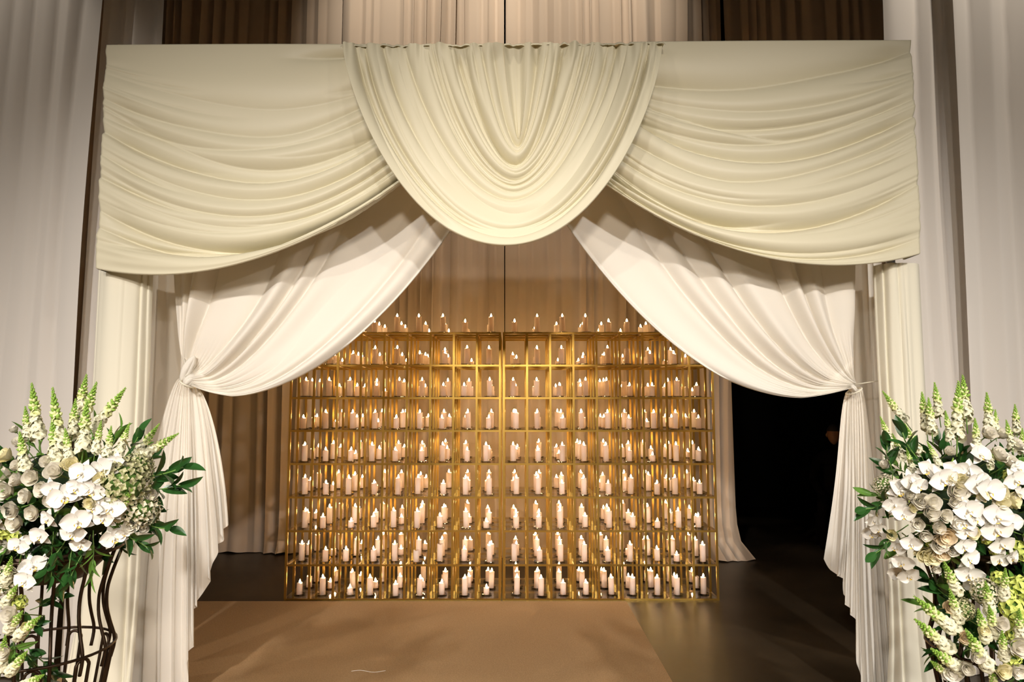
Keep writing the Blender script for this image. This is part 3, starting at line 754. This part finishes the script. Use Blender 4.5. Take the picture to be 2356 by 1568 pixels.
# ------------------------------------------------------------------ arrangements
fr = random.Random(99)
def frame(p, d, s, roll=0.0):
    return Matrix.Translation(p) @ Vector(d).to_track_quat('Z', 'Y').to_matrix().to_4x4() @ Matrix.Rotation(roll, 4, 'Z') @ Matrix.Diagonal((s, s, s, 1))
def put(name, me, m, label, cat, group):
    o = mesh_obj(name, me); o.matrix_world = m; return tag(o, label, cat, group)
def sub(name, me, parent, m):
    o = mesh_obj(name, me, parent); o.matrix_basis = m; return o
class Arr:
    def __init__(s, cx, cy, cz, rx, ry, rz, where, grp):
        s.c = Vector((cx, cy, cz)); s.r = (rx, ry, rz); s.where = where; s.grp = grp
    def surf(s, px, py, extra=0.0):
        """point of the flower mass seen at this spot of the photograph, lying on the front of its rounded body"""
        q = at(px, py, s.c.y)
        dx = (q[0] - s.c.x) / s.r[0]; dz = (q[2] - s.c.z) / s.r[2]
        k = math.sqrt(max(0.0, 1 - min(1.0, dx * dx + dz * dz)))
        D = s.c.y - s.r[1] * k - extra
        p = Vector(at(px, py, D))
        nrm = Vector((dx / s.r[0], -max(k, 0.15) / s.r[1], dz / s.r[2])).normalized()
        return p, nrm, D
    def rose(s, px, py, d, kind='white'):
        p, n, D = s.surf(px, py, 0.032)
        dirn = (n + Vector((fr.uniform(-.35, .35), -0.55, fr.uniform(-.1, .5)))).normalized()
        sz = d * D / F_PX * 1.12
        lab = {'white': 'open white lisianthus bloom', 'bud': 'half-closed white lisianthus bud', 'ivory': 'ivory cream lisianthus bloom', 'peach': 'pale peach ruffled lisianthus bloom', 'yellow': 'small yellow-green lisianthus bloom'}[kind]
        h, pet, st = ROSE[kind]
        nm = 'lisianthus'
        o = put(nm, h, frame(p - dirn * sz * 0.5, dirn, sz, fr.uniform(0, 6)), ('small ' if d < 29 else 'large ' if d > 37 else '') + lab + ' in the ' + s.where, 'flower', 'lisianthus in the ' + s.grp)
        for i in range(5): sub('petal', pet[i % 2], o, Matrix.Rotation(i * 1.2566 + 0.3, 4, 'Z'))
        sub('stem', st, o, Matrix.Identity(4))
    def orchids(s, pts, state):
        P = [s.surf(px, py, 0.028) for px, py, d in pts]
        root = empty('orchid_spray', P[0][0], 'white moth orchid spray, %s, in the %s' % (state, s.where), 'orchid', 'orchid sprays in the ' + s.grp)
        base = root.location.copy()
        path = [Vector((s.c.x, s.c.y - 0.05, s.c.z)) * 0.5 + P[0][0] * 0.5 + Vector((0, 0.04, 0))] + [p + n * -0.03 for p, n, D in P]
        mesh_obj('stem', mk('stem', *tube_geo([q - base for q in path], 0.0028, 5), True, [M['stem']]), root)
        for (p, n, D), (px, py, d) in zip(P, pts):
            dirn = (n * 0.7 + Vector((fr.uniform(-.5, .5), -0.75, fr.uniform(-.35, .35)))).normalized()
            sz = d * D / F_PX * 0.88
            b = sub('blossom', sepal_me, root, frame(p - base, dirn, sz, fr.uniform(-.5, .5)))
            for sg in (1, -1):
                sub('petal', opet_me, b, Matrix.Translation((0, 0, 0.015)) @ Matrix.Rotation(-sg * 1.38, 4, 'Z') @ Matrix.Rotation(fr.uniform(-.1, .35), 4, 'X'))
            sub('lip', lip_me, b, Matrix.Translation((0, 0, 0.01)) @ Matrix.Rotation(0.5, 4, 'X'))
    def snap(s, tip, base, lab='upright'):
        pb, nb, D = s.surf(base[0], base[1], 0.0)
        Dt = D + (0.03 if tip[1] < 1100 else -0.05)
        pt = Vector(at(tip[0], tip[1], Dt))
        L = (pt - pb).length
        st, bu, fl = SNAP[fr.randrange(4)]
        m = frame(pb, pt - pb, L, fr.uniform(0, 6))
        dx = (tip[0] - base[0]) * (1 if s.where == WL else -1); sl = dx / max(10, base[1] - tip[1])
        lean = 'upright' if abs(sl) < 0.15 else ('leaning far archward' if sl > 0.6 else 'leaning archward' if sl > 0 else 'leaning outward')
        big = 'long' if L > 0.17 else 'middle-sized' if L > 0.12 else 'short'
        o = put('snapdragon', st, m, '%s white snapdragon, %s, %s, in the %s' % (big, lean, lab, s.where), 'flower', 'snapdragons in the ' + s.grp)
        # fuller florets on shorter spikes so that their real size stays alike
        k = min(1.35, max(0.8, 0.21 / L))
        sub('buds', bu, o, Matrix.Diagonal((min(1.3, k), min(1.3, k), 1, 1)))
        for mm, me in fl:
            sub('floret', me, o, mm @ Matrix.Diagonal((k, k, k, 1)))
    def ball(s, me, name, px, py, d, lab, cat='flower'):
        p, n, D = s.surf(px, py, -0.01)
        dirn = (n + Vector((0, -0.3, 0.2))).normalized()
        put(name, me, frame(p, dirn, d * D / F_PX, fr.uniform(0, 6)), ('small ' if d < 26 else 'large ' if d > 42 else '') + lab + ' in the ' + s.where, cat, name + ' heads in the ' + s.grp)
    def sprig(s, p, d, L, bright=0, lab='dark green leafy sprig'):
        st, lv = SPRIG[fr.randrange(4)]
        o = put('leaf_sprig', st, frame(p, d, L, fr.uniform(0, 6)), lab + ' in the ' + s.where, 'foliage', 'leaf sprigs in the ' + s.grp)
        for m in lv: sub('leaf', leaf_me[bright], o, m)
    def fill(s, n, zr=(-1, 0.75)):
        k = 0
        while k < n:
            d = Vector((fr.uniform(-1, 1), fr.uniform(-1, 0.5), fr.uniform(*zr)))
            if not 0.2 < d.length < 1: continue
            d.normalize(); k += 1
            p = s.c + Vector((d.x * s.r[0], d.y * s.r[1], d.z * s.r[2])) * 0.52; br = 1 if fr.random() < 0.3 else 0
            s.sprig(p, (d + Vector((0, -0.35, 0.2))).normalized(), fr.uniform(0.10, 0.145), br, ('bright' if br else 'dark') + ' green leaf sprig %s the blooms' % ('above' if d.z > 0.35 else 'beneath' if d.z < -0.35 else 'between'))
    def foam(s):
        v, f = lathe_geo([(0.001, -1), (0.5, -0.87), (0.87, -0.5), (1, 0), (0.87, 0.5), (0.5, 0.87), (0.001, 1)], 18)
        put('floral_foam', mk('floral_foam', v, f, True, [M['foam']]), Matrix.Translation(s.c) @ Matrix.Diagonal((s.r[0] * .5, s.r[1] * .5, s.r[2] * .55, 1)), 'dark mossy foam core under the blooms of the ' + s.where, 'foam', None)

WL, WR = 'flowers over bare ribs', 'flowers beside the slit'
GL, GR = 'arrangement on the bare-ribbed stand', 'trailing arrangement'
ac = at(165, 1135, FD); A = Arr(ac[0], FD, ac[2], 0.40, 0.36, 0.285, WL, GL); A.foam(); A.fill(46)
bc = at(28, 1420, FD - 0.10); A2 = Arr(bc[0], FD - 0.12, bc[2], 0.20, 0.22, 0.34, WL, GL); A2.fill(22, (-1, 1))
for tip, base in [((73, 882), (90, 1012)), ((58, 935), (66, 1015)), ((121, 893), (140, 1040)), ((120, 963), (128, 1068)), ((199, 862), (178, 965)), ((222, 880), (182, 990)),
                  ((174, 918), (165, 1010)), ((200, 922), (190, 1042)), ((288, 893), (212, 992)), ((233, 968), (218, 1045)), ((256, 980), (245, 1055)), ((298, 973), (272, 1048)),
                  ((366, 975), (308, 1052)), ((410, 997), (315, 1055)), ((45, 993), (60, 1085)), ((335, 1050), (325, 1098)), ((150, 985), (160, 1062))]:
    A.snap(tip, base, 'above the blooms')
A.snap((304, 1125), (268, 1190), 'low among the blooms')
for tip, base in [((27, 1280), (12, 1345)), ((92, 1418), (40, 1462)), ((52, 1405), (18, 1450)), ((62, 1498), (22, 1545)), ((12, 1462), (2, 1540)), ((100, 1552), (50, 1580)), ((40, 1345), (10, 1390))]:
    A2.snap(tip, base, 'over the ribs')
for px, py, d, k in [(30, 985, 20, 'bud'), (42, 1012, 30, 'bud'), (103, 1060, 30, 'bud'), (122, 1082, 40, 'white'), (35, 1068, 30, 'bud'), (68, 1098, 36, 'white'), (32, 1102, 34, 'bud'), (8, 1128, 38, 'white'),
                     (92, 1125, 34, 'white'), (52, 1142, 32, 'white'), (6, 1045, 34, 'ivory'), (165, 1066, 34, 'yellow'), (20, 1175, 36, 'white'), (70, 1180, 32, 'white'), (28, 1202, 38, 'white'), (285, 1072, 26, 'bud'),
                     (350, 1137, 28, 'bud'), (346, 1187, 26, 'bud'), (8, 1258, 36, 'white'), (150, 1065, 26, 'yellow'), (112, 1152, 30, 'bud'), (5, 1090, 30, 'white'), (300, 1210, 30, 'white'), (330, 1215, 26, 'bud'), (225, 1100, 26, 'yellow'), (205, 1158, 24, 'ivory')]:
    A.rose(px, py, d, k)
for px, py, d, k in [(18, 1412, 36, 'white'), (6, 1500, 30, 'white'), (60, 1440, 22, 'yellow')]: A2.rose(px, py, d, k)
A.orchids([(190, 1088, 72), (238, 1078, 80), (268, 1062, 50)], 'arching towards the big leaves')
A.orchids([(120, 1122, 56), (147, 1142, 82), (178, 1122, 60), (214, 1128, 66)], 'widest at its centre')
A.orchids([(255, 1168, 74), (240, 1190, 66), (218, 1168, 50)], 'beside the green hydrangea')
A.orchids([(178, 1198, 78), (170, 1226, 66), (186, 1252, 54)], 'hanging straight down')
A.orchids([(112, 1192, 58), (95, 1230, 62), (75, 1238, 48)], 'low above the ribs')
A.orchids([(262, 1236, 66), (285, 1225, 40)], 'at the rim of the stand')
A2.orchids([(42, 1255, 54), (75, 1302, 66), (60, 1336, 62), (100, 1292, 40)], 'dangling across the first ribs')
A.ball(hyd_me, 'hydrangea', 285, 1112, 118, 'broad olive green hydrangea head'); A.ball(hyd_me, 'hydrangea', 312, 1080, 80, 'smaller green hydrangea head by the ruscus')
for px, py, d in [(322, 1168, 90), (225, 1152, 60)]: A.ball(hydp_me, 'hydrangea', px, py, d, 'pale blush hydrangea head')
A2.ball(hydp_me, 'hydrangea', 8, 1335, 66, 'pale blush hydrangea head')
for px, py, d in [(14, 1215, 44), (35, 1235, 30)]: A.ball(carn_me, 'carnation', px, py, d, 'lime green ruffled carnation')
A2.ball(carn_me, 'carnation', 45, 1385, 30, 'lime green ruffled carnation')
for (px, py), (qx, qy), L in [((335, 1100), (400, 1080), 0.17), ((340, 1130), (390, 1120), 0.15), ((325, 1205), (395, 1215), 0.13), ((290, 1230), (325, 1250), 0.12), ((290, 1050), (310, 1015), 0.12)]:
    p = A.surf(px, py)[0]; q = Vector(at(qx, qy, p.y - 0.02)); A.sprig(p, (q - p).normalized(), L, 0, 'glossy ruscus sprig reaching over the drape')
for px, py in [(140, 1255), (165, 1275), (190, 1270), (215, 1258), (120, 1262)]:
    p = A.surf(px, py)[0]; A.sprig(p, Vector((fr.uniform(-.5, .5), -0.5, -1)).normalized(), 0.11, fr.randrange(2), 'green sprig drooping over the stand rim')

ac = at(2235, 1165, FD); B = Arr(ac[0], FD, ac[2], 0.40, 0.36, 0.34, WR, GR); B.foam(); B.fill(48)
bc = at(2330, 1440, FD - 0.08); B2 = Arr(bc[0], FD - 0.10, bc[2], 0.36, 0.30, 0.36, WR, GR); B2.fill(75, (-1, 1)); 
for tip, base in [((2031, 900), (2085, 972)), ((2025, 958), (2052, 1022)), ((2053, 997), (2080, 1060)), ((2082, 975), (2118, 1045)), ((2085, 1030), (2105, 1092)), ((2121, 902), (2132, 990)), ((2136, 915), (2145, 1000)),
                  ((2150, 880), (2162, 962)), ((2175, 945), (2188, 1015)), ((2205, 878), (2202, 1015)), ((2215, 864), (2224, 970)), ((2243, 962), (2250, 1038)), ((2270, 903), (2278, 992)), ((2290, 942), (2292, 1000)),
                  ((2315, 966), (2330, 1035)), ((2352, 985), (2352, 1045)), ((2133, 1015), (2165, 1075)), ((2335, 930), (2340, 1000))]:
    B.snap(tip, base, 'above the blooms')
for tip, base in [((2193, 1053), (2185, 1100)), ((2285, 1030), (2278, 1075))]: B.snap(tip, base, 'low among the blooms')
for tip, base in [((2105, 1373), (2198, 1452)), ((2105, 1424), (2188, 1495)), ((2143, 1492), (2215, 1542)), ((2142, 1520), (2185, 1555)), ((2185, 1355), (2205, 1425)), ((2173, 1293), (2205, 1368)), ((2267, 1337), (2278, 1408)),
                  ((2275, 1392), (2290, 1458)), ((2222, 1448), (2275, 1532)), ((2305, 1450), (2312, 1515)), ((2313, 1307), (2310, 1378)), ((2280, 1535), (2292, 1590)), ((2345, 1400), (2345, 1470)), ((2250, 1400), (2270, 1470))]:
    B2.snap(tip, base, 'in the trail')
for px, py, d, k in [(2187, 1036, 26, 'bud'), (2278, 993, 32, 'white'), (2308, 995, 28, 'bud'), (2304, 1042, 36, 'white'), (2035, 1067, 24, 'bud'), (2120, 1152, 34, 'white'), (2148, 1155, 36, 'white'), (2145, 1178, 36, 'white'), (2103, 1168, 20, 'yellow'),
                     (2206, 1128, 42, 'white'), (2198, 1155, 26, 'white'), (2207, 1206, 32, 'white'), (2162, 1214, 32, 'bud'), (2178, 1236, 42, 'peach'), (2163, 1252, 36, 'white'), (2130, 1233, 30, 'bud'), (2112, 1206, 28, 'white'),
                     (2302, 1130, 36, 'ivory'), (2305, 1152, 38, 'ivory'), (2337, 1150, 40, 'yellow'), (2213, 1108, 36, 'ivory'), (2195, 1098, 28, 'yellow'), (2262, 1138, 30, 'yellow'), (2128, 1276, 38, 'ivory'), (2148, 1280, 42, 'ivory'),
                     (2168, 1275, 32, 'peach'), (2155, 1310, 22, 'bud'), (2192, 1266, 26, 'white'), (2178, 1186, 28, 'white'), (2052, 1230, 24, 'yellow'), (2345, 1020, 30, 'white'), (2330, 1060, 30, 'white'), (2095, 1140, 26, 'bud'), (2240, 1225, 28, 'ivory')]:
    B.rose(px, py, d, k)
for px, py, d, k in [(2187, 1396, 26, 'peach'), (2250, 1512, 30, 'bud'), (2190, 1548, 42, 'white'), (2226, 1538, 32, 'bud'), (2312, 1545, 32, 'ivory'), (2350, 1488, 44, 'white'), (2222, 1466, 26, 'peach'), (2305, 1435, 30, 'white'), (2345, 1545, 34, 'white'), (2265, 1450, 24, 'yellow')]:
    B2.rose(px, py, d, k)
B.orchids([(2340, 1078, 54), (2335, 1104, 64), (2345, 1135, 50)], 'farthest from the slit')
B.orchids([(2252, 1046, 68), (2226, 1086, 70), (2246, 1112, 84), (2272, 1128, 92)], 'with golden throats turned outwards')
B.orchids([(2132, 1080, 60), (2166, 1102, 78), (2190, 1080, 55)], 'arching above the rosettes')
B.orchids([(2092, 1106, 62), (2112, 1118, 52), (2072, 1128, 72), (2060, 1160, 62), (2080, 1182, 58)], 'curving down beside the drape')
B.orchids([(2010, 1196, 44), (2005, 1226, 48), (2020, 1215, 40)], 'poking out nearest the slit')
B.orchids([(2226, 1172, 74), (2216, 1202, 64), (2242, 1192, 62), (2222, 1222, 55)], 'in the middle of the mass')
B.orchids([(2292, 1186, 84), (2290, 1216, 84), (2322, 1200, 64), (2302, 1250, 66), (2300, 1284, 64), (2326, 1280, 54)], 'thickest with blossoms')
B.orchids([(2060, 1256, 54), (2096, 1250, 54), (2075, 1290, 60), (2066, 1318, 50), (2090, 1322, 56)], 'dangling in front of the slit')
B.orchids([(2216, 1254, 62), (2226, 1282, 66), (2230, 1320, 70), (2242, 1346, 64), (2258, 1364, 54)], 'hanging longest of all')
B.ball(snow_me, 'viburnum', 2034, 1116, 50, 'round green-white viburnum head')
for px, py, d in [(2078, 1150, 24), (2140, 1250, 18), (2292, 1264, 28), (2346, 1266, 44), (2270, 1240, 22), (2325, 1095, 30)]: B.ball(carn_me, 'carnation', px, py, d, 'lime green ruffled carnation')
for px, py, d in [(2332, 1402, 54), (2350, 1350, 46), (2300, 1332, 34), (2340, 1432, 34), (2334, 1462, 34), (2325, 1512, 38), (2318, 1368, 30)]: B2.ball(carn_me, 'carnation', px, py, d, 'lime green ruffled carnation')
B2.ball(hydp_me, 'hydrangea', 2265, 1360, 60, 'pale blush hydrangea head'); B2.ball(hyd_me, 'hydrangea', 2215, 1400, 50, 'green hydrangea head')
for (px, py), (qx, qy), L in [((2045, 1155), (2010, 1165), 0.12), ((2060, 1230), (2025, 1262), 0.12), ((2050, 1085), (2045, 1050), 0.12), ((2110, 1060), (2090, 1020), 0.14)]:
    p = B.surf(px, py)[0]; q = Vector(at(qx, qy, p.y - 0.02)); B.sprig(p, (q - p).normalized(), L, 0, 'glossy ruscus sprig reaching over the drape')

# ------------------------------------------------------------------ person seated in the dark beyond the opening
M['skin'] = principled('skin', (0.22, 0.11, 0.06), 0.6)
M['suit'] = principled('dark_clothes', (0.003, 0.002, 0.002), 0.95, 0.0, Specular_IOR_Level=0.05)
M['hair'] = principled('dark_hair', (0.015, 0.010, 0.008), 0.7)
def skin_body(name, nodes, edges, mat):
    me = bpy.data.meshes.new(name); me.from_pydata([n[0] for n in nodes], edges, []); me.update()
    o = bpy.data.objects.new(name, me); COL.objects.link(o)
    sk = o.modifiers.new('skin', 'SKIN'); sk.use_smooth_shade = True
    for i, n in enumerate(nodes):
        r = n[1]; me.skin_vertices[0].data[i].radius = r if isinstance(r, tuple) else (r, r)
    me.skin_vertices[0].data[0].use_root = True
    sb = o.modifiers.new('sub', 'SUBSURF'); sb.levels = sb.render_levels = 1
    dg = bpy.context.evaluated_depsgraph_get(); ev = bpy.data.meshes.new_from_object(o.evaluated_get(dg))
    bpy.data.objects.remove(o); ev.materials.clear(); ev.materials.append(mat)
    return ev
pe = at(1918, 992, 8.2); PX, PY = float(pe[0]), 8.2
FZ = 1.27
nodes = [((0, 0, 0.52), 0.15), ((0, 0.02, 0.72), 0.13), ((0, 0.02, 0.92), 0.16), ((0, 0.02, 1.02), 0.12), ((0, 0, 1.10), 0.055),
         ((-0.19, 0.02, 0.98), 0.062), ((-0.25, 0.0, 0.74), 0.050), ((-0.16, -0.24, 0.62), 0.040), ((-0.10, -0.30, 0.60), 0.032),
         ((0.19, 0.02, 0.98), 0.062), ((0.25, 0.0, 0.74), 0.050), ((0.16, -0.24, 0.62), 0.040), ((0.10, -0.30, 0.60), 0.032),
         ((-0.10, -0.10, 0.52), 0.085), ((-0.12, -0.44, 0.52), 0.065), ((-0.12, -0.46, 0.12), 0.045), ((-0.12, -0.58, 0.04), 0.040),
         ((0.10, -0.10, 0.52), 0.085), ((0.12, -0.44, 0.52), 0.065), ((0.12, -0.46, 0.12), 0.045), ((0.12, -0.58, 0.04), 0.040)]
edges = [(0, 1), (1, 2), (2, 3), (3, 4), (3, 5), (5, 6), (6, 7), (7, 8), (3, 9), (9, 10), (10, 11), (11, 12), (0, 13), (13, 14), (14, 15), (15, 16), (0, 17), (17, 18), (18, 19), (19, 20)]
pr = mesh_obj('person', skin_body('person', nodes, edges, M['suit'])); pr.location = (PX, PY, 0); pr.rotation_euler = (0, 0, -0.5)
tag(pr, 'person in dark clothes sitting in the black opening, hands in lap', 'person')
hg = Geo()
n1, n2 = 20, 16
hv = []
for j in range(n2):
    b = math.pi * j / (n2 - 1)
    for i in range(n1):
        a = 2 * math.pi * i / n1
        x, y, z = 0.075 * math.sin(b) * math.cos(a), 0.095 * math.sin(b) * math.sin(a), 0.115 * math.cos(b)
        if z < -0.02: x *= 1 + z * 2.2; y = y * (1 + z * 1.2) - 0.01
        if y < 0 and abs(x) < 0.018 and -0.035 < z < 0.02: y -= 0.016          # nose
        if y < 0 and 0.018 < abs(x) < 0.045 and 0.0 < z < 0.025: y += 0.008     # eye sockets
        hv.append((x, y, z))
hf = [(j * n1 + i, j * n1 + (i + 1) % n1, (j + 1) * n1 + (i + 1) % n1, (j + 1) * n1 + i) for j in range(n2 - 1) for i in range(n1)]
hg.add((hv, hf)); 
for sg in (-1, 1): hg.add(lathe_geo([(0.001, -0.012), (0.018, -0.006), (0.022, 0.004), (0.001, 0.008)], 8), Matrix.Translation((sg * 0.078, 0.01, -0.005)) @ Matrix.Rotation(math.pi / 2, 4, 'Y') @ Matrix.Diagonal((1.3, 1, 1, 1)))
hd = mesh_obj('head', hg.mesh('head', [M['skin']]), pr); hd.location = (0, -0.01, FZ)
hh = [(x * 1.08, y * 1.06 + 0.008, z * 1.06 + 0.006) for x, y, z in hv]
keep = [q for q in hf if sum(hh[i][2] for i in q) / 4 > 0.05 or (sum(hh[i][1] for i in q) / 4 > 0.02 and sum(hh[i][2] for i in q) / 4 > -0.07)]
hr = mesh_obj('hair', mk('hair', hh, keep, True, [M['hair']]), pr); hr.location = (0, -0.01, FZ)
ch = empty('chair', (PX, PY + 0.02, 0), 'black chair under the person in the black opening', 'chair'); ch.rotation_euler = (0, 0, -0.5)
for nm, bx in [('seat', (-0.22, 0.22, -0.24, 0.20, 0.34, 0.37)), ('backrest', (-0.22, 0.22, 0.21, 0.24, 0.37, 0.85))] + [('leg', (x - 0.02, x + 0.02, y - 0.02, y + 0.02, 0.0, 0.34)) for x in (-0.19, 0.19) for y in (-0.2, 0.18)]:
    mesh_obj(nm, mk(nm, *box_geo(*bx), False, [M['suit']]), ch)

# the outer sides of both arrangements go on beyond the picture
def outer_side(ar, x0, x1, y0, y1, n_rose, n_spray, n_snap, lab):
    for i in range(n_rose):
        ar.rose(fr.uniform(x0, x1), fr.uniform(y0, y1), fr.uniform(28, 40), fr.choice(['white', 'white', 'bud', 'ivory']))
    for i in range(n_spray):
        x, y = fr.uniform(x0, x1), fr.uniform(y0, y1 - 30)
        ar.orchids([(x + fr.uniform(-12, 12) * k, y + 32 * k, 66) for k in range(3)], 'on the outer side')
    for i in range(n_snap):
        x = fr.uniform(x0, x1); ar.snap((x + fr.uniform(-40, 40), y0 - fr.uniform(30, 100)), (x, y0 + 20), lab)
outer_side(A, -105, -12, 1010, 1230, 16, 4, 7, 'outermost')
outer_side(B, 2375, 2470, 1020, 1270, 16, 4, 7, 'outermost')
outer_side(B2, 2372, 2500, 1300, 1520, 10, 2, 4, 'outermost')
